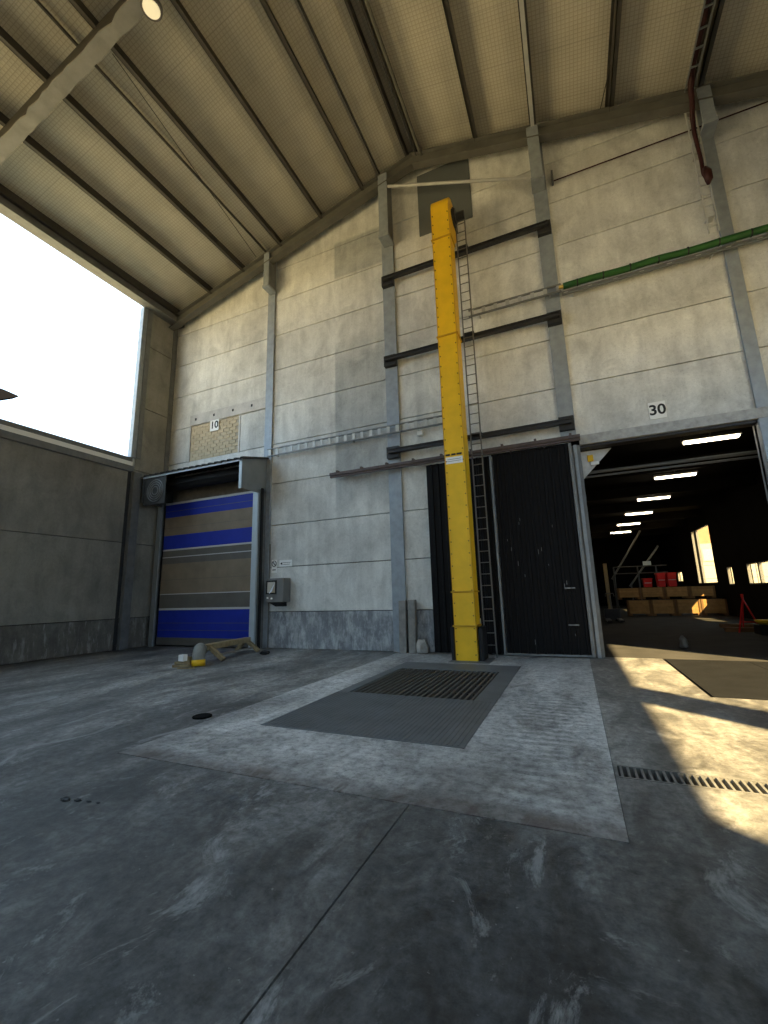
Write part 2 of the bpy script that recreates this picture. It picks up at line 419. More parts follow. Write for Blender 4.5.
# linear drain on the right
dr = thing('drain_channel', (3.2, 4.64, 0), 'slotted linear floor drain crossing the sunlit floor on the right', 'drain')
B(.19, 6.4, DY0, DY0+.022, -.2, .004).build('frame_rail', M['drainbar'], dr)
B(.19, 6.4, DY1-.022, DY1, -.2, .004).build('frame_rail', M['drainbar'], dr)
dm = MB().add([(-.010,DY0+.022,-.06),(.010,DY0+.022,-.06),(.010,DY1-.022,-.06),(-.010,DY1-.022,-.06),
               (-.010,DY0+.022,0),(.010,DY0+.022,0),(.010,DY1-.022,0),(-.010,DY1-.022,0)],
              [(0,3,2,1),(4,5,6,7),(0,1,5,4),(1,2,6,5),(2,3,7,6),(3,0,4,7)]).mesh('drain_bar', M['drainbar'], (0, 4.64, 0))
x = .22
while x < 3.2:
    place(dm, 'drain_bar', (x, 4.64, 0), dr); x += .056
B(3.2, 6.4, DY0+.022, DY1-.022, -.05, -.005).build('drain_cover', M['drainbar'], dr)
# dark pit cover plate in front of the open doorway
cp = thing('pit_cover_plate', (3.9, 10, 0), 'dark steel cover plate let into the floor before the open doorway', 'cover plate')
for i in range(3):
    B(1.70+i*1.5, 1.695+(i+1)*1.5, 8.0, 11.76, -.02, .006).build('plate_sheet', M['plate_black'], cp, .002)
# little round cap
tag(MB().tube([(-4.92,4.8,0),(-4.92,4.8,.018),(-4.92,4.8,.026)], [.13,.13,.11], 16).build('manhole_cover', M['pit']), 'small round dark manhole cover left of the pale pad', 'manhole cover')

# ================================================================== GABLE WALL
joints = [0, 1.15, 2.6, 4.03, 5.5, 6.95, 8.4, 9.82, 11.23, 12.68, 14.05, 15.5, 16.6]
bays = [(XL, -9.48), (-9.48, -4.65), (-4.65, .26), (.26, 4.30), (4.30, XR)]
wb = thing('wall_back', (0, D, 0), 'tall gable wall of precast concrete panels', kind='structure')
B(XL, .5, D+.10, D+.2, 0, 13).build('wall_core', M['dark_in'], wb)
B(.5, 4.15, D+.10, D+.2, 5.24, 13).build('wall_core', M['dark_in'], wb)
B(4.15, XR, D+.10, D+.2, 0, 13).build('wall_core', M['dark_in'], wb)
MB().prism([(XL,13),(XR,13),(XR,rf(XR)+.3),(RX,16.7),(XL,rf(XL)+.3)], 1, D+.1, D+.2).build('wall_core', M['dark_in'], wb)
def clip(poly):
    for sgn in (1, -1):
        out = []
        h = lambda p: 16.5 - .255*sgn*(p[0]-RX) - p[1]
        for i in range(len(poly)):
            a, b = poly[i], poly[(i+1) % len(poly)]; ha, hb = h(a), h(b)
            if ha >= 0: out.append(a)
            if ha*hb < 0:
                t = ha/(ha-hb); out.append((a[0]+t*(b[0]-a[0]), a[1]+t*(b[1]-a[1])))
        poly = out
        if len(poly) < 3: return None
    return poly
G = .011
def panel(x0, x1, z0, z1, m):
    poly = clip([(x0+G, z0+G), (x1-G, z0+G), (x1-G, z1-G), (x0+G, z1-G)])
    if poly: MB().prism(poly, 1, D, D+.14).build('wall_panel', m, wb, .006)
for bi, (x0, x1) in enumerate(bays):
    for r in range(len(joints)-1):
        z0, z1 = joints[r], joints[r+1]
        m = M['wall_worn'] if r == 0 else M['wall']
        if bi == 3 and z1 <= 5.5: continue
        if bi == 0 and r == 5:
            panel(x0, -13.35, z0, z1, m); panel(-10.9, x1, z0, z1, m); continue
        panel(x0, x1, z0, z1, m)
panel(4.15, 4.30, 0, 5.5, M['wall'])
# brick infill above the roller door
B(-13.35, -10.9, D+.03, D+.12, 6.95, 8.4).build('mortar_bed', M['mortar'], wb)
bmesh_b = B(-.145, .145, 0, .04, 0, .122).mesh('brick', M['brick'], (0,0,0), .006)
half_b = B(-.07, .07, 0, .04, 0, .122).mesh('brick', M['brick'], (0,0,0), .006)
for r in range(11):
    z = 6.955 + r*.1315; x = -13.345 + (.145 if r % 2 == 0 else 0)
    if r % 2: place(half_b, 'brick', (-13.345+.07, D+.004+random.random()*.01, z), wb); x = -13.345+.3
    while x < -11.03:
        place(bmesh_b, 'brick', (x, D+.004+random.random()*.012, z), wb); x += .305
    if r % 2 == 0: place(half_b, 'brick', (-10.98, D+.006, z), wb)
# pale lintel over the brick, with its bolt pockets
lt = B(-13.42, -9.66, D-.03, D+.01, 8.42, 8.86).build('infill_lintel', M['lintel_concrete'], wb, .01)
for x in (-13.1, -12.15, -11.2, -10.3):
    B(x-.04, x+.04, D-.036, D-.02, 8.60, 8.70).build('bolt_pocket', M['ink'], wb)
B(-10.9, -10.83, D-.02, D+.01, 6.9, 8.42).build('infill_jamb', M['lintel_concrete'], wb)
B(-13.42, -13.35, D-.02, D+.01, 6.9, 8.42).build('infill_jamb', M['lintel_concrete'], wb)

# dark cladding behind the elevator head
tag(B(-3.5, -1.74, D-.035, D-.003, 13.18, 15.55).build('cladding_panel', M['greyplate'], None, .005), 'dark grey cladding panel on the gable behind the elevator head', 'cladding')

# ------------------------------------------------------------------ steel columns on the gable
def column(xa, xb, z0, label, post=None):
    xc = (xa+xb)/2
    t = thing('wall_column', (xc, D-.05, z0), label, 'column', 'galvanised columns on the gable')
    B(xa, xb, D-.07, D-.001, z0, min(rf(xc)-.5, 15.6)).build('face_plate', M['galv'], t, .004)
    if post:
        B(post[0], post[1], 11.2, 11.24, post[2], rf(xc)-.42).build('hanger_flange', M['galv'], t, .003)
        B(post[1]-.05, post[1]-.02, 11.24, D-.07, post[2], rf(xc)-.42).build('hanger_web', M['galv_dark'], t)
        B(post[0]-.02, post[1]+.02, 11.16, D-.07, post[2]-.12, post[2]-.02).build('hanger_foot', M['galv'], t, .01)
    return t
column(-9.64, -9.32, 0, 'galvanised steel column at the right edge of the roller door', (-9.52,-9.28,13.1))
column(-4.86, -4.44, 0, 'galvanised steel column left of the black sliding door', (-4.74,-4.42,13.3))
column(.07, .45, 5.5, 'galvanised steel column above the black door and doorway edge', (.06,.38,13.25))
column(4.17, 4.43, 5.5, 'galvanised steel column beside the red cables at right', (4.12,4.40,12.95))

# ------------------------------------------------------------------ rails across the elevator bay
for z, lab in ((11.82, 'topmost of three black beams behind the yellow elevator'), (8.93, 'middle of three black beams behind the yellow elevator'), (5.87, 'lowest of three black beams behind the yellow elevator')):
    t = thing('support_beam', (-2.2, 11.4, z), lab, 'beam', 'black beams carrying the elevator')
    mb = MB()
    mb.box(-4.76, .36, 11.36, 11.50, z+.025, z+.05); mb.box(-4.76, .36, 11.36, 11.50, z-.08, z-.055); mb.box(-4.76, .36, 11.40, 11.46, z-.055, z+.025)
    mb.build('beam', M['black_beam'], t)
    for xa, xb in ((-4.84, -4.44), (.06, .43)):
        B(xa, xb, 11.5, D-.07, z-.2, z+.16).build('clamp_plate', M['black_beam'], t, .004)

# ------------------------------------------------------------------ sliding door, its track, the doorway
tr = thing('door_track', (-3.1, 11.5, 5.4), 'long brown sliding door track on the gable wall', 'door track')
B(-6.78, .52, 11.36, 11.50, 5.36, 5.45).build('track_rail', M['rust'], tr, .006)
B(-6.78, .52, 11.40, 11.46, 5.30, 5.36).build('track_lip', M['rust'], tr)
for i in range(9):
    x = -6.5 + i*.85
    B(x-.03, x+.03, 11.34, D-.002, 5.44, 5.5).build('track_bracket', M['rust'], tr)
def rib_sheet(x0, x1, z0, z1, yb, pitch=.19, depth=.035):
    mb = MB(); pr = []; x = x0
    while x < x1-1e-6:
        xe = min(x+pitch, x1); wd = xe-x
        pr += [(x, yb), (x+wd*.62, yb), (x+wd*.68, yb-depth), (x+wd*.94, yb-depth)]; x = xe
    pr += [(x1, yb)]
    n = len(pr)
    for z in (z0, z1):
        for p in pr: mb.v.append((p[0], p[1], z))
    for z in (z0, z1):
        for p in pr: mb.v.append((p[0], p[1]+.02, z))
    for i in range(n-1):
        mb.f.append((i, i+1, n+i+1, n+i)); mb.f.append((2*n+i, 3*n+i, 3*n+i+1, 2*n+i+1))
    return mb
sd = thing('sliding_door', (-1.7, 11.5, 0), 'black ribbed sliding door slid open behind the yellow elevator', 'door')
rib_sheet(-3.62, -1.80, .04, 5.28, 11.56).build('door_sheet', M['black_door'], sd)
rib_sheet(-1.70, .22, .08, 5.24, 11.50).build('door_sheet', M['black_door'], sd)
for a in ((-1.78, -1.72, .03, 5.28), (.22, .30, .03, 5.28)):
    B(a[0], a[1], 11.44, 11.54, a[2], a[3]).build('door_stile', M['doorframe'], sd, .01)
B(-1.72, .22, 11.44, 11.52, .03, .08).build('bottom_rail', M['doorframe'], sd, .01)
B(-1.72, .22, 11.44, 11.52, 5.24, 5.28).build('top_rail', M['black_door'], sd)
for x in (-1.2, -.35):
    B(x-.02, x+.02, 11.40, 11.52, 5.24, 5.42).build('roller_hanger', M['rust'], sd)
for z in (1.62, .75):
    B(-.22, .02, 11.45, 11.465, z, z+.03).build('pull_handle', M['doorframe'], sd)
# scuffs where paint chipped: small flat flakes
rnd = random.Random(3)
for i in range(14):
    x = -1.5+rnd.random()*1.6; z = .2+rnd.random()*3.2; h = .03+rnd.random()*.1
    B(x, x+.012, 11.462, 11.464, z, z+h).build('paint_chip', M['doorframe'], sd)

# doorway frame
df = thing('door_1', (2.3, D, 0), 'tall open doorway into the dark shed', kind='structure')
B(.30, .50, D-.12, D+.35, 0, 5.24).build('door_jamb', M['galv_dark'], df, .01)
B(.34, .42, D-.16, D-.12, 0, 5.24).build('jamb_angle', M['galv'], df, .004)
B(4.15, 4.33, D-.10, D+.3, 0, 5.24).build('door_jamb', M['galv'], df, .01)
B(.50, 7.0, D-.10, D+.1, 5.24, 5.49).build('door_lintel', M['lintel'], df, .008)
B(.50, 4.15, D-.02, D+.25, 5.18, 5.24).build('lintel_soffit', M['black_beam'], df)

# number sign 30 and 10
def number_sign(txt, xc, zc, wd, ht, ts, label):
    t = thing('number_sign', (xc, D-.02, zc-ht/2), label, 'sign', 'bay number signs')
    B(xc-wd/2, xc+wd/2, D-.03, D-.012, zc-ht/2, zc+ht/2).build('sign_plate', M['white'], t, .002)
    me = text_mesh(txt, ts, M['ink'], 'sign_number'); place(me, 'sign_number', (xc, D-.033, zc), t)
number_sign('30', 2.30, 5.85, .36, .43, .36, 'white number sign reading 30 above the open doorway')
number_sign('10', -12.1, 8.22, .44, .46, .40, 'white number sign reading 10 on the brick infill')

# ================================================================== CABLE TRAYS, CABLES
def ladder_tray(name, x0, x1, z0, z1, y, label, step=.3, wd=.18):
    t = thing(name, ((x0+x1)/2, y, z0), label, 'cable tray', 'cable trays on the gable')
    B(x0, x1, y-.03, y+.03, z0, z0+.035).build('side_rail', M['tray_rail'], t)
    B(x0, x1, y-.03, y+.03, z1-.035, z1).build('side_rail', M['tray_rail'], t)
    me = B(-.05, .05, -.012, .012, z0+.03, z1-.03).mesh('rung', M['tray'], (0,0,z0))
    x = x0+.1
    while x < x1:
        place(me, 'rung', (x, y, z0), t); x += step
    n = max(2, int((x1-x0)/2))
    for i in range(n):
        xx = x0+.3+(x1-x0-.6)*i/(n-1); B(xx-.02, xx+.02, y+.02, D-.002, z0+.02, z0+.06).build('tray_bracket', M['tray'], t)
    return t
ladder_tray('cable_tray', -9.36, -2.75, 6.44, 6.72, 11.50, 'galvanised ladder cable tray left of the yellow elevator')
ladder_tray('cable_tray', -2.05, .5, 9.60, 9.84, 11.48, 'short empty cable tray right of the elevator at mid height', .34)
t = ladder_tray('cable_tray', .5, XR-.2, 9.48, 9.58, 11.48, 'cable tray under the green hose at right', .6)
t = thing('hose_bundle', (3.5, 11.45, 9.6), 'bright green hose tied along the cable tray at right', 'hose')
pts = [(.55+i*.25, 11.37+.008*math.sin(i*1.3), 9.66+.012*math.sin(i*.9)) for i in range(28)]
hz_ = MB().tube(pts, .085, 8).build('hose', M['green'], t, smooth=True)
for i in range(11):
    x = .9+i*.62; MB().tube([(x-.015,11.37,9.66),(x+.015,11.37,9.66)], .095, 8).build('tie_strap', M['ink'], hz_)
MB().tube([(.44,11.37,9.66),(.57,11.37,9.66)], .05, 8).build('end_fitting', M['brass'], hz_)
# vertical ladder with red cables
t = thing('cable_tray', (4.0, 11.5, 10.2), 'vertical ladder cable tray carrying dark red cables down the gable', 'cable tray', 'cable trays on the gable')
for x in (3.90, 4.10): B(x-.012, x+.012, 11.46, 11.5, 10.05, 13.9).build('side_rail', M['tray'], t)
me = B(3.90, 4.10, 11.47, 11.49, 0, .03).mesh('rung', M['tray'], (4.0, 11.48, 0))
z = 10.2
while z < 13.9: place(me, 'rung', (4.0, 11.48, z), t); z += .3
for z in (10.5, 12.4): B(3.92, 4.08, 11.5, D-.002, z, z+.04).build('tray_bracket', M['tray'], t)
zr = rf(3.95)-.52
for x in (3.86, 4.06): MB().bar((x, 4.0, zr), (x, 11.15, zr), .025, .06).build('side_rail', M['tray_rail'], t)
me = B(3.86, 4.06, -.015, .015, -.02, .02).mesh('rung', M['tray_rail'], (3.96, 0, 0))
y = 4.2
while y < 11.1: place(me, 'rung', (3.96, y, zr), t); y += .4
rc = thing('cable_bundle', (4.0, 11.4, 11.2), 'dark red cable bundle hanging down the gable from the roof', 'cable')
MB().tube([(3.93,4.0,zr+.10),(3.95,8,zr+.095),(3.94,10.75,zr+.09),(3.95,11.04,zr-.1),(3.95,11.08,13.6),(3.95,11.25,13.3),(3.97,11.40,12.9),(4.0,11.41,12.1),(3.99,11.41,11.7),(4.02,11.41,11.45)],
          [.07,.07,.07,.07,.065,.06,.05,.045,.045,.02], 8).build('cable', M['redcable'], rc, smooth=True)
MB().tube([(4.02,11.35,11.78),(4.04,11.33,11.6),(4.05,11.34,11.42),(4.03,11.37,11.30)], [.05,.10,.09,.03], 8).build('cable_coil', M['redcable'], rc, smooth=True)
# thin dark line between columns, and the grey brace
t = thing('tension_cable', (3, 11.5, 13.2), 'thin dark red cable stretched across the upper right gable', 'cable')
MB().tube([(.62,11.62,13.30),(XR-.1,11.62,13.24)], .018, 6).build('cable', M['redcable'], t)
B(.60, .65, 11.55, D-.002, 13.24, 13.62).build('cable_bracket', M['galv_dark'], t)
tag(MB().tube([(-4.38,11.22,15.10),(.02,11.22,13.30)], .045, 8).build('brace_pipe', M['tray'], None, smooth=True), 'thin grey brace pipe near the ridge above the elevator', 'brace')

# ================================================================== ROOF
ceil = thing('ceiling', (RX, 0, 14), 'pitched roof lined with mesh-held insulation between dark purlins', kind='structure')
PL = [-14.05, -12.27, -10.62, -8.85, -7.08, -5.4, -3.4]
PR = [-3.4, -1.43, .25, 2.22, 4.17, 6.0, 7.4]
Y0R = YB-.4
def roof_piece(x0, x1):
    z0, z1 = rf(x0)-.1, rf(x1)-.1
    MB().prism([(x0, z0), (x1, z1), (x1, z1+.15), (x0, z0+.15)], 1, Y0R, D+.2).build('roof_panel', M['insul'], ceil)
xs = [-14.56] + PL[1:-1] + [RX] + PR[1:-1] + [7.62]
for a, b in zip(xs[:-1], xs[1:]): roof_piece(a, b)
for x in PL[:-1] + PR[1:]:
    zt = rf(x)-.1
    mb = MB(); sgn = -1 if x < RX else 1
    mb.box(x-.012, x+.012, Y0R, 11.45, zt-.34, zt)
    mb.box(x-.012, x+.10*1, Y0R, 11.45, zt-.34, zt-.32); mb.box(x-.075, x+.012, Y0R, 11.45, zt-.02, zt)
    mb.build('purlin', M['purlin'], ceil)
# ridge: pair of purlins and a pale pipe
for x in (RX-.18, RX+.15):
    B(x-.03, x+.03, Y0R, 11.45, 15.92, 16.3).build('purlin', M['purlin'], ceil)
MB().tube([(RX+.30, Y0R, 15.86), (RX+.30, 11.4, 15.86)], .05, 8).build('ridge_pipe', M['rafter'], ceil)
# sag rods / thin lines
for x in (-9.55, -4.72):
    z = rf(x)-.17
    B(x-.02, x+.02, Y0R, 11.4, z-.05, z+.03).build('hanger_rail', M['purlin'], ceil)
B(-.0+.20, .30, Y0R, 11.3, rf(.25)-.46, rf(.25)-.40).build('pale_rail', M['tray'], ceil)
MB().tube([(-9.0, 4.9, rf(-9)-.25), (-9.9, 11.2, rf(-9.9)-.3)], .012, 5).build('sag_wire', M['purlin'], ceil)
MB().tube([(1.98, 11.3, rf(2.0)-.4), (2.2, 10.3, rf(2.2)-.2)], .012, 5).build('sag_wire', M['purlin'], ceil)
# rafters
def rafter(y, wd, dep, m, mside):
    for sgn, xa, xb in ((-1, XL+.1, RX), (1, RX, XR-.1)):
        za, zb = rf(xa)-.4, rf(xb)-.4
        for (d0, d1, w2, mm) in ((0, .04, wd, m), (.04, dep-.04, .03, mside), (dep-.04, dep, wd, m)):
            yield_mb = MB().prism([(xa, za-d1), (xb, zb-d1), (xb, zb-d0), (xa, za-d0)], 1, y-w2/2, y+w2/2)
            yield_mb.build('rafter', mm, ceil)
rafter(11.32, .26, .44, M['rafter'], M['rafter'])
def spray_rafter(y, wd, dep):
    # coated rafter with a lumpy, flaking sprayed skin
    rr = random.Random(int(y*10))
    for xa, xb in ((XL+.1, RX), (RX, XR-.1)):
        n = 60; mb = MB(); rows = []
        for i in range(n+1):
            x = xa+(xb-xa)*i/n; zt = rf(x)-.4; j = rr.uniform(-.018, .018); k = rr.uniform(-.018, .018)
            if i % 17 == 0: j += .03; k -= .03
            ring = [(x, y-wd/2+j, zt-dep), (x, y+wd/2+k, zt-dep+rr.uniform(-.01,.01)), (x, y+wd/2+k, zt-dep+.06), (x, y+.05, zt-dep+.09), (x, y+.05, zt-dep+.12),
                    (x, y-.05, zt-dep+.12), (x, y-.05, zt-dep+.09), (x, y-wd/2+j, zt-dep+.06)]
            rows.append(len(mb.v)); mb.v += ring
        for i in range(n):
            a, b = rows[i], rows[i+1]
            for q in range(8): mb.f.append((a+q, a+(q+1) % 8, b+(q+1) % 8, b+q))
        mb.f.append(tuple(rows[0]+q for q in range(8))); mb.f.append(tuple(rows[-1]+q for q in range(8)))
        mb.build('rafter_flange', M['spray'], ceil)
        MB().prism([(xa, rf(xa)-.4-dep+.06), (xb, rf(xb)-.4-dep+.06), (xb, rf(xb)-.4), (xa, rf(xa)-.4)], 1, y-.125, y+.11).build('rafter_web', M['purlin'], ceil)  # dark colour puts the near side's shade into the web
for y in (4.49, -2.4, -9.3): spray_rafter(y, .30, .46)
# eave beams
for xa, xb in ((XL, -14.1), (7.1, XR)):
    B(xa, xb, Y0R, D-.01, 13.04, 13.5).build('eave_beam', M['galv_dark'], ceil, .01)
    B(xb-.1 if xa < 0 else xa, xb+.06 if xa < 0 else xa+.16, Y0R, D-.3, 13.0, 13.05).build('eave_flange', M['galv_dark'], ceil)

# round high-bay lamp under the rafter
t = thing('high_bay_lamp', (-7.45, 4.62, 14.4), 'round cream ceiling lamp hanging below the coated rafter', 'lamp')
lx, ly, lz = -7.18, 4.57, 14.31
MB().tube([(lx,ly,lz),(lx,ly,lz+.10),(lx,ly,lz+.22)], [.22,.22,.10], 20).build('housing', M['lamphouse'], t)
MB().tube([(lx,ly,lz-.02),(lx,ly,lz+.005)], [.17,.18], 20).build('lens', M['lampglass'], t)
MB().tube([(lx,ly,lz+.2),(lx,ly,rf(lx)-.84)], .02, 6).build('hanger', M['lamphouse'], t)

# ================================================================== LEFT WALL
wl = thing('wall_left', (XL, 0, 0), 'left side wall of grey concrete panels below a wide opening', kind='structure')
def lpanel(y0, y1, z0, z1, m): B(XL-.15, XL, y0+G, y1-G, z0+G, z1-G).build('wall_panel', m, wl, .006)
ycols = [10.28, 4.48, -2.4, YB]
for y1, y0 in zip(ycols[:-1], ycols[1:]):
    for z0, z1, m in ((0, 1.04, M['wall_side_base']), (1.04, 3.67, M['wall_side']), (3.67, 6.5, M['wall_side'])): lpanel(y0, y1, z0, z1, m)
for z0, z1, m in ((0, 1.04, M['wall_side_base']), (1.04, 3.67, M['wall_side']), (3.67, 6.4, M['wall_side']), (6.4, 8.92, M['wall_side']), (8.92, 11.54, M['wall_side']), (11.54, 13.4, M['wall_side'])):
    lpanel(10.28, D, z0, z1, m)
B(XL-.22, XL-.15, YB, D+.2, 0, 6.45).build('wall_core', M['dark_in'], wl)
B(XL-.22, XL-.15, 10.3, D+.2, 6.4, 13.4).build('wall_core', M['dark_in'], wl)
wn = thing('window_1', (XL, 0, 6.4), 'wide unglazed opening in the left wall showing white sky', kind='structure')
B(XL-.2, XL+.10, YB, 10.2, 6.28, 6.50).build('sill_beam', M['galv_dark'], wn, .01)
B(XL-.25, XL+.02, YB, 10.2, 6.50, 6.68).build('sill_channel', M['white'], wn, .01)  # white colour stands in for skylight glaring on the sill
B(XL-.32, XL+.0, YB, 10.2, 6.68, 6.84).build('sill_capping', M['galv_dark'], wn, .01)
B(XL-.15, XL+.06, 10.08, 10.34, 6.84, 13.05).build('opening_jamb', M['galv'], wn, .01)
B(XL+.06, XL+.11, 10.26, 10.44, 6.84, 13.05).build('jamb_flange', M['galv_dark'], wn, .005)
t = thing('side_column', (XL, 10.34, 0), 'steel column on the left wall next to the roller door', 'column')
B(XL+.02, XL+.16, 10.2, 10.5, 0, 6.28).build('column_flange', M['galv_dark'], t, .006)
B(XL, XL+.02, 10.06, 10.18, 0, 6.28).build('joint_strip', M['black_beam'], t)
for y in (4.48, -2.4):
    B(XL+.02, XL+.16, y-.14, y+.16, 0, 6.28).build('wall_pier', M['galv_dark'], wl, .006)
    B(XL-.1, XL+.16, y-.16, y+.16, 6.9, 13.04).build('wall_pier', M['galv_dark'], wl, .006)
B(XL, XL+.03, D-.2, D, 6.2, 13.2).build('corner_strip', M['galv_dark'], wl)

# lamp outside the opening (its tip shows at the left edge)
t = thing('yard_lamp', (-20, 6.0, 0), 'dark tip of a yard lamp outside the opening at the left edge', 'lamp')
MB().tube([(-20,6.2,-1.5),(-20,6.2,9.5),(-20,6.6,9.75)], [.1,.07,.05], 8).build('pole', M['galv_dark'], t)
MB().prism([(6.6,9.78),(7.6,9.98),(8.4,9.97),(8.87,9.92),(8.86,9.86),(8.3,9.5),(6.6,9.5)], 0, -20.2, -19.8).build('lamp_head', M['lamp_dark'], t, .02)

# ================================================================== RIGHT WALL (outside the picture; lets the sun in)
wr = thing('wall_right', (XR, 0, 0), 'right side wall with a high opening for the sun', kind='structure')
ZR0, ZR1 = 4.4, 7.96
B(XR, XR+.2, YB, D+.1, 0, ZR0).build('wall_panel', M['wall_side'], wr)
B(XR, XR+.2, YB, D+.1, ZR1, 13.4).build('wall_panel', M['wall_side'], wr)
B(XR, XR+.2, 8.59, D+.1, ZR0, ZR1).build('wall_panel', M['wall_side'], wr)
B(XR, XR+.2, YB, -2.17, ZR0, ZR1).build('wall_panel', M['wall_side'], wr)
B(XR-.05, XR+.25, 1.45, 2.33, ZR0, ZR1).build('wall_pier', M['wall_side'], wr)
B(XL, XR, YB-.2, YB, 6.6, 13.3).build('added_end_wall', M['wall_side'], wr)  # unseen end wall added to cut the skylight from behind
MB().prism([(XL,13.3),(XR,13.3),(XR,rf(XR)),(RX,16.4),(XL,rf(XL))], 1, YB-.2, YB).build('added_end_wall', M['wall_side'], wr)
for a, b in ((XL, -3.5), (1.5, XR)): B(a, b, YB-.2, YB, 0, 6.6).build('added_end_wall', M['wall_side'], wr)

# ================================================================== ROLLER DOOR
rd = thing('door_2', (-11.9, 11.4, 0), 'blue and tan striped fabric roller door under a deep hood', kind='structure')
YC = 11.40
zs = lambda z: (z-1.6)*(YC/11.5)+1.6
def strip(z0, z1, m, n='door_stripe', y=YC, th=.012): B(-14.06, -9.69, y, y+th, zs(z0), zs(z1)).build(n, M[m], rd)
strip(.05, .30, 'greyfab', 'bottom_bar', YC-.02, .05)
strip(.30, 1.26, 'blue'); strip(1.26, 1.33, 'seam', 'door_seam', YC-.01, .03)
strip(1.33, 1.82, 'greyfab'); strip(1.82, 1.85, 'seam', 'door_seam', YC-.006, .02)
strip(1.85, 2.95, 'tan'); strip(2.95, 3.18, 'greyfab'); strip(3.18, 3.21, 'seam', 'door_seam', YC-.006, .02); strip(3.21, 3.44, 'greyfab')
strip(3.44, 3.50, 'seam', 'door_seam', YC-.01, .03)
strip(3.50, 4.02, 'blue'); strip(4.02, 4.72, 'tan'); strip(4.72, 5.22, 'blue'); strip(5.22, 5.30, 'seam', 'door_seam', YC-.01, .03)
for z in (.55, .8, 1.55, 2.35, 4.3, 4.95):
    strip(z, z+.012, 'greyfab', 'door_fold', YC-.004, .01)
B(-9.70, -9.49, 11.22, 11.30, 0, 5.25).build('door_post', M['frame_pale'], rd, .006)
B(-9.53, -9.49, 11.30, D-.07, 0, 5.25).build('post_web', M['galv_dark'], rd)
B(-9.47, -9.43, 11.36, 11.46, 0, 5.3).build('post_conduit', M['ink'], rd)
B(-14.28, -14.06, 11.22, 11.30, 0, 5.2).build('door_post', M['hood'], rd, .006)
B(-14.30, -14.26, 11.30, D-.01, 0, 5.2).build('post_web', M['galv_dark'], rd)
hd = thing('door_hood', (-11.8, 11.0, 5.1), 'deep open-fronted hood with corrugated roof above the roller door', 'door hood')
YH = 10.42
MB().prism([(YH,5.12),(D-.08,5.12),(D-.08,6.42),(YH,6.08)], 0, -9.53, -9.49).build('end_panel', M['hood'], hd, .003)
B(-9.60, -9.49, YH-.02, YH, 5.10, 6.10).build('end_flange', M['frame_pale'], hd, .003)
MB().prism([(YH,5.12),(D-.01,5.12),(D-.01,6.42),(YH,6.08)], 0, -14.14, -14.06).build('end_panel', M['sheet_dark'], hd, .003)
B(-14.14, -9.49, YH-.02, YH+.01, 6.02, 6.08).build('front_edge', M['frame_pale'], hd, .003)
nrib = 17; wdt = (14.22-9.42)/nrib
for i in range(nrib):
    x = -14.22+i*wdt
    mb = MB().prism([(x,0),(x+wdt*.55,0),(x+wdt*.65,.06),(x+wdt*.92,.06),(x+wdt,0),(x+wdt,.02),(x+wdt*.94,.075),(x+wdt*.63,.075),(x+wdt*.53,.02),(x,.02)], 1, YH-.06, D-.01)
    mb.v = [(p[0], p[1], p[2]+6.09+(p[1]-YH)*.26) for p in mb.v]
    mb.build('roof_rib', M['sheet_dark'], hd)
MB().tube([(-14.05,11.05,5.84),(-9.55,11.05,5.84)], .24, 18).build('fabric_roll', M['black'], hd, smooth=True)
MB().tube([(-14.02,10.82,5.78),(-9.55,10.82,5.78)], .03, 8).build('drive_shaft', M['black'], hd)
B(-14.05, -9.6, D-.04, D-.005, 5.15, 6.3).build('back_sheet', M['backsheet'], hd)
# rolled end seen as rings, on a square end plate at the left
MB().box(-14.10, -13.0, YH+.03, YH+.07, 5.02, 6.05).build('motor_plate', M['sheet_dark'], hd, .004)
for r in (.40, .32, .24, .15):
    pts = [(-13.50+r*math.cos(a*math.pi/12), YH+.015, 5.52+r*math.sin(a*math.pi/12)) for a in range(25)]
    MB().tube(pts, .018, 6).build('coil_ring', M['galv_dark'], hd)

# control box right of the door
cb_ = thing('control_box', (-8.8, 11.5, 1.5), 'grey steel control box with a peeling sheet beside the roller door', 'control box')
B(-9.12, -8.46, 11.32, D-.002, 1.46, 2.22).build('cabinet', M['box'], cb_, .012)
for a in ((-9.12,-8.72,2.10,2.15), (-9.12,-8.72,1.72,1.76), (-9.12,-9.08,1.72,2.15), (-8.76,-8.72,1.72,2.15)):
    B(a[0], a[1], 11.30, 11.322, a[2], a[3]).build('window_frame', M['ink'], cb_)
ws_ = B(-9.08, -8.76, 11.312, 11.322, 1.76, 2.10).build('window_sheet', M['film'], cb_)
MB().add([(-9.0,11.31,1.75),(-8.78,11.31,2.08),(-8.84,11.24,1.80),(-8.95,11.25,1.73),(-9.0,11.305,1.752),(-8.78,11.305,2.082),(-8.84,11.235,1.802),(-8.95,11.245,1.732)],
         [(0,1,2,3),(7,6,5,4),(0,4,5,1),(1,5,6,2),(2,6,7,3),(3,7,4,0)]).build('peeled_corner', M['filmback'], ws_)
MB().prism([(11.35,1.46),(D-.01,1.46),(D-.01,1.32)], 0, -9.05, -8.6).build('bracket', M['ink'], cb_)
for x, z in ((-9.06,1.6),(-8.9,1.58)): MB().tube([(x,11.32,z),(x,11.29,z)], .03, 10).build('button', M['white'], cb_)
ps = thing('prohibition_sign', (-9.13, D-.01, 2.5), 'small white prohibition sign above the control box', 'sign')
B(-9.24, -9.02, D-.016, D-.004, 2.42, 2.85).build('sign_plate', M['white'], ps, .002)
pts = [(-9.13+.085*math.cos(a*math.pi/10), D-.02, 2.72+.095*math.sin(a*math.pi/10)) for a in range(21)]
MB().tube(pts, .012, 5).build('ring', M['ink'], ps)
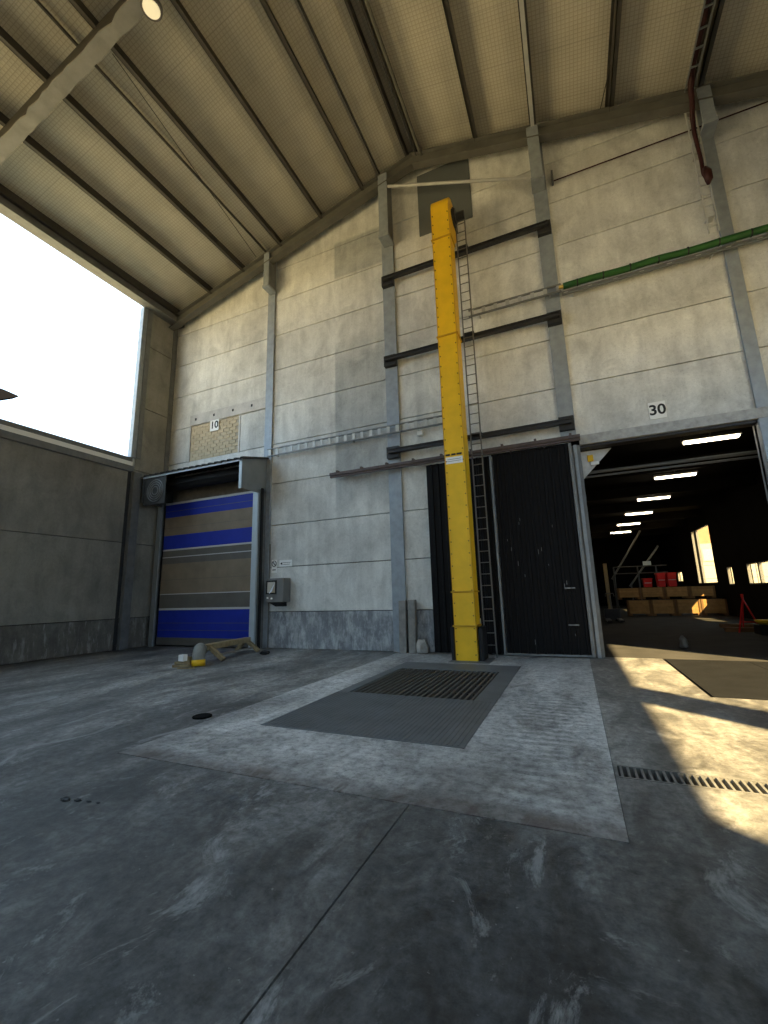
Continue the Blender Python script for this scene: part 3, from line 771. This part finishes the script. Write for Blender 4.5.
MB().bar((-9.19,D-.02,2.79),(-9.07,D-.02,2.65), .012, .025).build('slash', M['ink'], ps)
B(-9.20, -9.06, D-.019, D-.016, 2.50, 2.53).build('caption_line', M['ink'], ps)
as_ = thing('notice_plate', (-8.68, D-.01, 2.62), 'white notice plate with an arrow above the control box', 'sign')
B(-8.92, -8.42, D-.016, D-.004, 2.60, 2.82).build('sign_plate', M['white'], as_, .002)
MB().prism([(-8.88,2.71),(-8.80,2.76),(-8.80,2.66)], 1, D-.02, D-.016).build('arrow', M['ink'], as_)
B(-8.77, -8.47, D-.019, D-.016, 2.73, 2.745).build('caption_line', M['dim'], as_)
B(-8.77, -8.50, D-.019, D-.016, 2.67, 2.685).build('caption_line', M['dim'], as_)
tag(MB().tube([(-9.30,D-.04,.02),(-9.30,D-.04,3.4)], .02, 6).build('wall_conduit', M['dim']), 'thin conduit running up beside the roller door post', 'conduit')
tag(B(-2.98-.9,-2.80-.9,D-.1,D-.004,6.28-.0,6.42).build('junction_box', M['white'], None, .01), 'small white junction box on the gable under the cable tray', 'junction box')

# ================================================================== YELLOW ELEVATOR
ev = thing('bucket_elevator', (-2.49, 10.66, 0), 'tall yellow bucket elevator standing before the gable wall', 'elevator')
EX0, EX1, EY0, EY1 = -2.76, -2.225, 10.46, 10.94
for z0, z1 in ((.0, .80), (.82, 1.61), (1.63, 8.54), (8.56, 11.65)):
    B(EX0, EX1, EY0, EY1, z0, z1).build('casing', M['yellow'], ev, .006)
for z in (.81, 1.62, 8.55, 11.66):
    B(EX0-.03, EX1+.03, EY0-.03, EY1+.03, z-.02, z+.02).build('flange', M['yellow_dark'], ev, .004)
# curved head
poly = []
hz, hr = 12.72, .50; yc = EY0+.50
for a in range(0, 13):
    an = math.pi - a*math.pi/12
    poly.append((yc+hr*math.cos(an), hz+hr*math.sin(an)))
poly = poly + [(EY0+1.0, 12.3), (EY1, 11.68), (EY0, 11.68)]
MB().prism(poly, 0, EX0, EX1).build('head', M['yellow'], ev, .006)
MB().tube([(EX1, yc, 12.70), (EX1+.10, yc, 12.70)], .22, 14).build('bearing', M['black_beam'], ev)
MB().tube([(EX1+.10, yc+.05, 12.70), (EX1+.34, yc+.05, 12.70)], .12, 12).build('motor', M['black_beam'], ev)
B(EX1, EX1+.05, yc-.05, yc+.4, 12.45, 13.0).build('motor_bracket', M['black_beam'], ev)
# edge flanges with bolts
for x in (EX0, EX1-.012):
    B(x, x+.012, EY0-.012, EY0, .02, 12.7).build('edge_flange', M['yellow_dark'], ev)
bm_ = MB().tube([(0,0,0),(0,-.022,0)], .016, 6).mesh('casing_bolt', M['bolt'])
z = .15
while z < 12.6:
    for x in (EX0+.045, EX1-.045): place(bm_, 'casing_bolt', (x, EY0, z), ev)
    z += .30
# label
lp_ = B(EX0+.03, EX1-.06, EY0-.008, EY0-.002, 4.88, 5.06).build('label_plate', M['white'], ev)
for i, (a, b) in enumerate(((0,.12),(.15,.27),(.29,.43))):
    B(EX0+.03+a, EX0+.03+b, EY0-.006, EY0-.002, 5.10, 5.15).build('label_heading', M['ink'], ev)
for z in (4.94, 4.99): B(EX0+.06, EX1-.1, EY0-.010, EY0-.008, z, z+.012).build('label_line', M['dim'], lp_)
B(EX0-.11, EX0-.02, EY0+.02, EY1+.1, 0, .78).build('boot_guard', M['black'], ev, .02)
B(EX1+.02, EX1+.13, EY0+.02, EY1+.1, 0, .78).build('boot_guard', M['black'], ev, .02)
B(EX0-.12, EX1+.3, EY0-.28, EY1+.1, .004, .012).build('base_plate', M['plate'], ev)
for z in (5.87, 8.93, 11.82):
    B(EX0+.1, EX1-.1, EY1, 11.36, z-.06, z+.06).build('stay', M['black_beam'], ev)
# ladder
ld = thing('access_ladder', (-2.05, 11.15, 0), 'slim steel access ladder beside the yellow elevator', 'ladder')
for x in (-2.18, -1.91): B(x-.014, x+.014, 11.13, 11.19, 0, 12.75).build('ladder_rail', M['dim'], ld)
me = MB().tube([(-2.18,11.16,0),(-1.91,11.16,0)], .013, 6).mesh('ladder_rung', M['dim'], (-2.045,11.16,0))
z = .30
while z < 12.6: place(me, 'ladder_rung', (-2.045, 11.16, z), ld); z += .292
for z in (5.87, 8.93, 11.82): B(-2.2, -1.89, 11.19, 11.37, z-.02, z+.02).build('ladder_bracket', M['black_beam'], ld)
B(-2.26, -2.22, 10.98, 11.04, 0, .95).build('guide_bar', M['tray'], ld)

# ================================================================== THINGS ON THE FLOOR
# two timber posts leaning by the column
for xa, lab, top in ((-4.60, 'left of two short grey timber posts leaning by the column', 1.42), (-4.32, 'right of two short grey timber posts leaning by the column', 1.44)):
    mb = B(xa, xa+.21, 11.42, 11.58, .003, top)
    mb.v = [(p[0], p[1]+p[2]*.035, p[2]) for p in mb.v]
    tag(mb.build('timber_post', M['wood_grey'], None, .012), lab, 'post', 'timber posts by the column')
def lump(name, c, r, m, seed, label, cat, sq=.8):
    bm = bmesh.new(); bmesh.ops.create_icosphere(bm, subdivisions=2, radius=1); rr = random.Random(seed)
    for v in bm.verts:
        k = 1+rr.uniform(-.28, .28); v.co = Vector((v.co.x*r[0]*k, v.co.y*r[1]*k, max(v.co.z*k, -sq)*r[2]+sq*r[2]))
    me = bpy.data.meshes.new(name); bm.to_mesh(me); bm.free(); me.materials.append(m)
    return tag(place(me, name, c), label, cat)
lump('plaster_lump', (-3.93, 11.40, .004), (.15,.12,.22), M['rag'], 4, 'crumpled pale lump on the floor beside the timber posts', 'lump')
lump('black_rag', (-8.35, 10.35, 0), (.16,.09,.07), M['ink'], 9, 'small black rag on the floor right of the roller door', 'rag')
for i, (x, y, r) in enumerate(((-4.05,2.52,.07), (-3.93,2.55,.05), (-3.82,2.57,.035), (-3.72,2.58,.03))):
    lump('tar_crumb', (x, y, 0), (r*.7, r*.4, r*.16), M['ink'], 20+i, ['largest black tar crumb on the left foreground floor','second black tar crumb from the left in the foreground','third small black tar crumb in the left foreground','rightmost tiny black tar crumb in the left foreground'][i], 'debris')
# wooden trestle
ts = thing('wooden_trestle', (-9.2, 9.8, 0), 'low weathered wooden trestle lying before the roller door', 'trestle')
MB().bar((-9.12,8.86,.36),(-9.36,10.82,.36), .18, .15).build('beam', M['wood'], ts, .01)
for a, b in (((-9.11,9.0,.38),(-8.70,9.12,.03)), ((-9.11,9.0,.38),(-9.50,8.95,.03)), ((-9.39,10.72,.38),(-8.98,10.85,.03)), ((-9.39,10.72,.38),(-9.70,10.70,.03))):
    MB().bar(a, b, .14, .10).build('leg', M['wood'], ts, .008)
MB().bar((-8.95,9.05,.13),(-9.12,10.75,.13), .05, .05).build('stretcher', M['wood_grey'], ts)
el = thing('duct_elbow', (-8.5, 8.35, 0), 'grey duct elbow with a yellow end against the trestle', 'elbow pipe')
pts = [(-9.0,8.62,.34),(-8.92,8.52,.37),(-8.83,8.42,.36),(-8.76,8.34,.29),(-8.71,8.29,.19),(-8.69,8.27,.08)]
MB().tube(pts, .15, 14).build('pipe_bend', M['elbow'], el, smooth=True)
MB().tube([(-8.69,8.27,.15),(-8.68,8.26,.004)], [.16,.165], 14).build('end_ring', M['yellow'], el, smooth=True)
for i, (a, b, lab) in enumerate((((-9.12,7.9,.04),(-8.72,8.02,.05), 'pale plank end nearest the yellow elbow in the scrap pile'), ((-9.05,7.88,.115),(-8.80,8.10,.115), 'short plank lying across the scrap pile by the trestle'), ((-8.80,7.75,.02),(-8.42,7.92,.02), 'thin pale stick in front of the duct elbow'))):
    tag(MB().bar(a, b, .09 if i < 2 else .03, .06 if i < 2 else .03).build('scrap_plank', M['wood'], None, .005), lab, 'plank', 'scrap planks by the trestle')
tag(B(-9.0,-8.83,7.93,8.06,.15,.30).build('carton', M['white'], None, .006), 'small white carton on the scrap wood by the trestle', 'carton')
tag(MB().tube([(-9.0,8.22,.0),(-8.98,8.24,.22)], [.09,.07], 10).build('yellow_fitting', M['wood'], None, smooth=True), 'small yellowish fitting between the carton and the duct elbow', 'fitting')

# ================================================================== DARK SHED BEHIND THE GABLE
sh = thing('wall_shed', (2, 30, 0), 'dark shed walls and ceiling behind the doorway', kind='structure')
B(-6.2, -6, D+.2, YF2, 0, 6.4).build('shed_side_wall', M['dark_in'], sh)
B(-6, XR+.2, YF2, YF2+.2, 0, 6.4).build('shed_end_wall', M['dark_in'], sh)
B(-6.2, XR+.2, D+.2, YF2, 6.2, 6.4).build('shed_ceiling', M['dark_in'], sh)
wins = [(19.5,20.6,1.6,2.5), (22.6,25.4,1.6,2.58), (27.4,28.25,1.6,2.55), (30.2,34.3,1.72,5.15), (38.6,40.2,1.95,2.72)]
y = D+.2
for (a, b, c, d) in wins + [(YF2, YF2, 0, 0)]:
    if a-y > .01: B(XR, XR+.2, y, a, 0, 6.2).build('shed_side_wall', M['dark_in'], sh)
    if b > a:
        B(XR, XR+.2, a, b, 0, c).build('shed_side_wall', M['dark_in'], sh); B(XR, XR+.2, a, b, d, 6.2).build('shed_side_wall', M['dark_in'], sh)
    y = b
for i, (a, b, c, d) in enumerate(wins):
    t = thing('window_%d' % (i+2), (XR, (a+b)/2, c), 'bright window in the right wall of the dark shed', kind='structure')
    B(XR+.09, XR+.10, a, b, c, d).build('pane', M['glass'], t)
    mb = MB(); fw = .06
    mb.box(XR+.02, XR+.14, a, a+fw, c, d); mb.box(XR+.02, XR+.14, b-fw, b, c, d); mb.box(XR+.02, XR+.14, a, b, c, c+fw); mb.box(XR+.02, XR+.14, a, b, d-fw, d)
    mb.build('window_frame', M['dim'], t)
    nm = 2 if b-a > 2 else 0
    if i == 3: B(XR+.02, XR+.14, b-1.2, b-.75, c, d).build('mullion', M['dim'], t)
    elif nm: B(XR+.02, XR+.14, (a+b)/2-.08, (a+b)/2+.08, c, d).build('mullion', M['dim'], t)
# ceiling beams and lights
for i in range(7):
    y = 13.6+i*4.4
    if i: B(-6, XR, y-.06, y+.06, 5.75, 6.2).build('shed_beam', M['dark_in'], sh)
for z, r in ((4.82, .045), (4.70, .03)): MB().tube([(-3, 13.0, z), (XR, 13.0, z)], r, 8).build('shed_pipe', M['dim'], sh)
lab = ['nearest fluorescent light under the shed ceiling','second fluorescent light in the shed row','third fluorescent light in the shed row','fourth fluorescent light in the shed row','fifth fluorescent light in the shed row','farthest fluorescent light in the shed row']
for i in range(6):
    y = 14.15+i*4.28; xc = 3.93-i*.08
    t = thing('strip_light', (xc, y, 5.6), lab[i], 'light', 'fluorescent lights in the shed')
    B(xc-.68, xc+.68, y-.10, y+.10, 5.66, 5.74).build('housing', M['dim'], t)
    for dy in (-.05, .05): MB().tube([(xc-.63,y+dy,5.62),(xc+.63,y+dy,5.62)], .03, 8).build('tube', M['tubelight'], t)
    B(xc-.02, xc+.02, y-.02, y+.02, 5.74, 6.2).build('hanger', M['dim'], t)
# pale triangle at the door head, standing in for a patch of light
gs = thing('light_patch', (.7, 12.2, 4.6), 'pale triangle painted as a patch of light with a yellow light mark at the doorway top corner', 'light patch')
MB().prism([(.50,5.18),(1.25,5.18),(.50,4.42)], 1, D+.36, D+.40).build('plate', M['lintel_concrete'], gs)
B(.66, .80, D+.33, D+.36, 4.88, 5.06).build('yellow_light_mark', M['yellow'], gs, .01)  # yellow and white blocks stand in for a small light
B(.72, .92, D+.30, D+.36, 4.78, 4.86).build('white_light_mark', M['white'], gs, .01)
# crates
def crate(xc, y, z, wd, ht, dp, lab, grp):
    t = thing('wooden_crate', (xc, y+dp/2, z), lab, 'crate', grp)
    n = 4; h = (ht-.14)/n
    for k in range(n): B(xc-wd/2+.04, xc+wd/2-.04, y+.03, y+.06, z+.12+k*h, z+.12+(k+1)*h-.008).build('board', M['crate'], t)
    B(xc-wd/2+.04, xc+wd/2-.04, y+.07, y+dp, z+.12, z+ht-.03).build('body', M['crate_dark'], t)
    for s in (-1, 1):
        B(xc+s*(wd/2-.05)-.045, xc+s*(wd/2-.05)+.045, y, y+.06, z, z+ht-.02).build('corner_batten', M['crate_dark'], t)
        B(xc+s*(wd/2-.12)-.08, xc+s*(wd/2-.12)+.08, y+.02, y+dp, z, z+.12).build('runner', M['crate_dark'], t)
pos_n = ['leftmost','second from left','third from left','rightmost']
for i in range(4):
    crate(3.32+i*1.19, 29, 0, 1.17, .90, 1.1, pos_n[i]+' pine crate in the lower row in the shed', 'lower row of crates')
    crate(2.90+i*1.19, 29.05, .93, 1.17, .68, 1.1, pos_n[i]+' pine crate in the upper row in the shed', 'upper row of crates')
# red containers on and behind crates
def red_bin(x0, x1, y, z0, z1, lab):
    t = thing('red_container', ((x0+x1)/2, y+.3, z0), lab, 'container', 'red containers above the crates')
    wd = x1-x0
    mb = MB().add([(x0+.04,y+.04,z0),(x1-.04,y+.04,z0),(x1-.04,y+.56,z0),(x0+.04,y+.56,z0),(x0,y,z1),(x1,y,z1),(x1,y+.6,z1),(x0,y+.6,z1)],
                  [(0,3,2,1),(4,5,6,7),(0,1,5,4),(1,2,6,5),(2,3,7,6),(3,0,4,7)])
    tb = mb.build('tub', M['red'], t, .02)
    B(x0-.02, x1+.02, y-.02, y+.62, z1-.06, z1).build('rim', M['red'], tb, .01)
    B(x0+.05, x1-.05, y-.012, y+.01, (z0+z1)/2-.03, (z0+z1)/2).build('label_band', M['frame_pale'], tb)
red_bin(3.72, 4.18, 29.2, 1.61, 2.12, 'smallest red container on the crates, leftmost')
red_bin(4.42, 4.86, 29.2, 1.61, 2.40, 'middle tall red container on the crates')
red_bin(4.93, 5.40, 29.2, 1.61, 2.40, 'right tall red container on the crates')
# railing and sloping conveyor behind
rl = thing('guard_rail', (3.5, 31.5, 0), 'pale tubular guard rail behind the crates', 'railing')
for x in (2.45, 3.8, 4.8): MB().tube([(x,31.5,0),(x,31.5,2.95)], .05, 6).build('post', M['shed_steel'], rl)
for z in (2.5, 2.93): MB().tube([(2.45,31.5,z),(5.4,31.5,z)], .04, 6).build('rail', M['shed_steel'], rl)
cv = thing('sloping_conveyor', (3.6, 33, 0), 'sloping conveyor frame rising behind the crates', 'conveyor')
MB().bar((2.4,33,2.2),(4.5,33.4,5.4), .12, .10).build('stringer', M['shed_steel'], cv)
MB().bar((3.4,33,1.7),(5.4,33.4,4.3), .12, .10).build('stringer', M['shed_steel'], cv)
for z0, x0 in ((0, 2.5), (0, 3.5)): B(x0-.04, x0+.04, 32.96, 33.04, 0, 2.3 if x0 < 3 else 1.9).build('leg', M['shed_steel'], cv)
B(4.35, 4.8, 33.05, 33.2, 3.05, 3.3).build('drive_box', M['galv'], cv)
tag(B(1.75,1.95,29.5,29.7,0,3.1).build('steel_post', M['wood'], None, .01), 'narrow pale post left of the crates in the shed', 'post')
# dark machine at left
mc = thing('pallet_truck', (1.6, 24, 0), 'dark hand pallet truck just inside the doorway at left', 'pallet truck')
MB().bar((1.35,22.6,.12),(1.35,24.3,.12), .18, .08).build('fork', M['black_beam'], mc)
MB().bar((1.85,22.6,.12),(1.85,24.3,.12), .18, .08).build('fork', M['black_beam'], mc)
B(1.25,1.95,24.3,24.6,.1,.6).build('pump_body', M['black_beam'], mc, .03)
MB().tube([(1.6,24.45,.6),(1.6,24.9,1.25)], .035, 8).build('handle_shaft', M['dim'], mc)
MB().tube([(1.4,24.9,1.2),(1.42,24.95,1.35),(1.78,24.95,1.35),(1.8,24.9,1.2)], .02, 6).build('handle_loop', M['dim'], mc)
for x in (1.45,1.75): MB().tube([(x-.05,24.5,.1),(x+.05,24.5,.1)], .1, 12).build('wheel', M['black'], mc)
# red trestle stand with a yellow pan
st = thing('red_stand', (5.3, 18.8, 0), 'red splay-legged axle stand inside the doorway at right', 'stand')
ap = (5.32, 18.9, 1.12)
for b in ((4.98,18.6,0), (5.62,18.6,0), (5.32,19.4,0)): MB().bar(b, ap, .035, .035).build('leg', M['red'], st)
MB().tube([ap, (5.32,18.9,1.28)], .04, 8).build('head', M['red'], st)
MB().bar((5.1,18.7,.35),(5.52,18.7,.35), .04, .04).build('brace', M['red'], st)
yp = thing('yellow_pan', (5.5, 18.0, 0), 'yellow oval pan on a dark block by the red stand', 'pan')
B(5.3,5.8,17.7,18.3,0,.32).build('block', M['black'], yp, .02)
n = 20
MB().tube([(5.55,18.0,.32),(5.55,18.0,.40),(5.55,18.0,.46)], [.16,.26,.28], n).build('pan', M['yellow'], yp, smooth=True)
lump('crumpled_bottle', (2.5, 13.9, 0), (.10,.10,.17), M['dim'], 14, 'pale crumpled bottle standing on the shed floor', 'bottle')
for i, (x0,x1,y0,y1,lab) in enumerate(((5.0,7.3,20.6,20.9,'farther long timber lying on the shed floor at right'), (4.7,7.2,18.9,19.1,'nearer long timber lying on the shed floor at right'))):
    tag(B(x0,x1,y0,y1,0,.14).build('floor_timber', M['crate_dark'], None, .01), lab, 'timber', 'timbers on the shed floor')
# building and fence outside, seen through the shed windows
ob = thing('neighbour_building', (20, 70, -1.5), 'sunlit cream building with orange brick seen through the tall shed window', 'building')
B(8, 40, 70, 78, -1.5, 7.2).build('wall', M['facade'], ob)
B(8, 40, 69.98, 78, 7.2, 12).build('brick_storey', M['facade_brick'], ob)
for i in range(5):
    x = 11.0+i*5.2
    wo = B(x, x+1.3, 69.94, 70.0, 4.8, 6.5).build('window', M['facade'], ob); B(x+.1, x+1.2, 69.92, 69.95, 4.9, 6.4).build('pane', M['shutter'], wo)
fe = thing('mesh_fence', (18, 60, -1.5), 'wire fence before the cream building outside the shed', 'fence')
for i in range(12): MB().tube([(9+i*1.6,60,-1.5),(9+i*1.6,60,4.0)], .06, 6).build('post', M['dim'], fe)
for z in (1.5, 2.4, 3.9): MB().tube([(9,60,z),(26.6,60,z)], .05, 6).build('rail', M['dim'], fe)
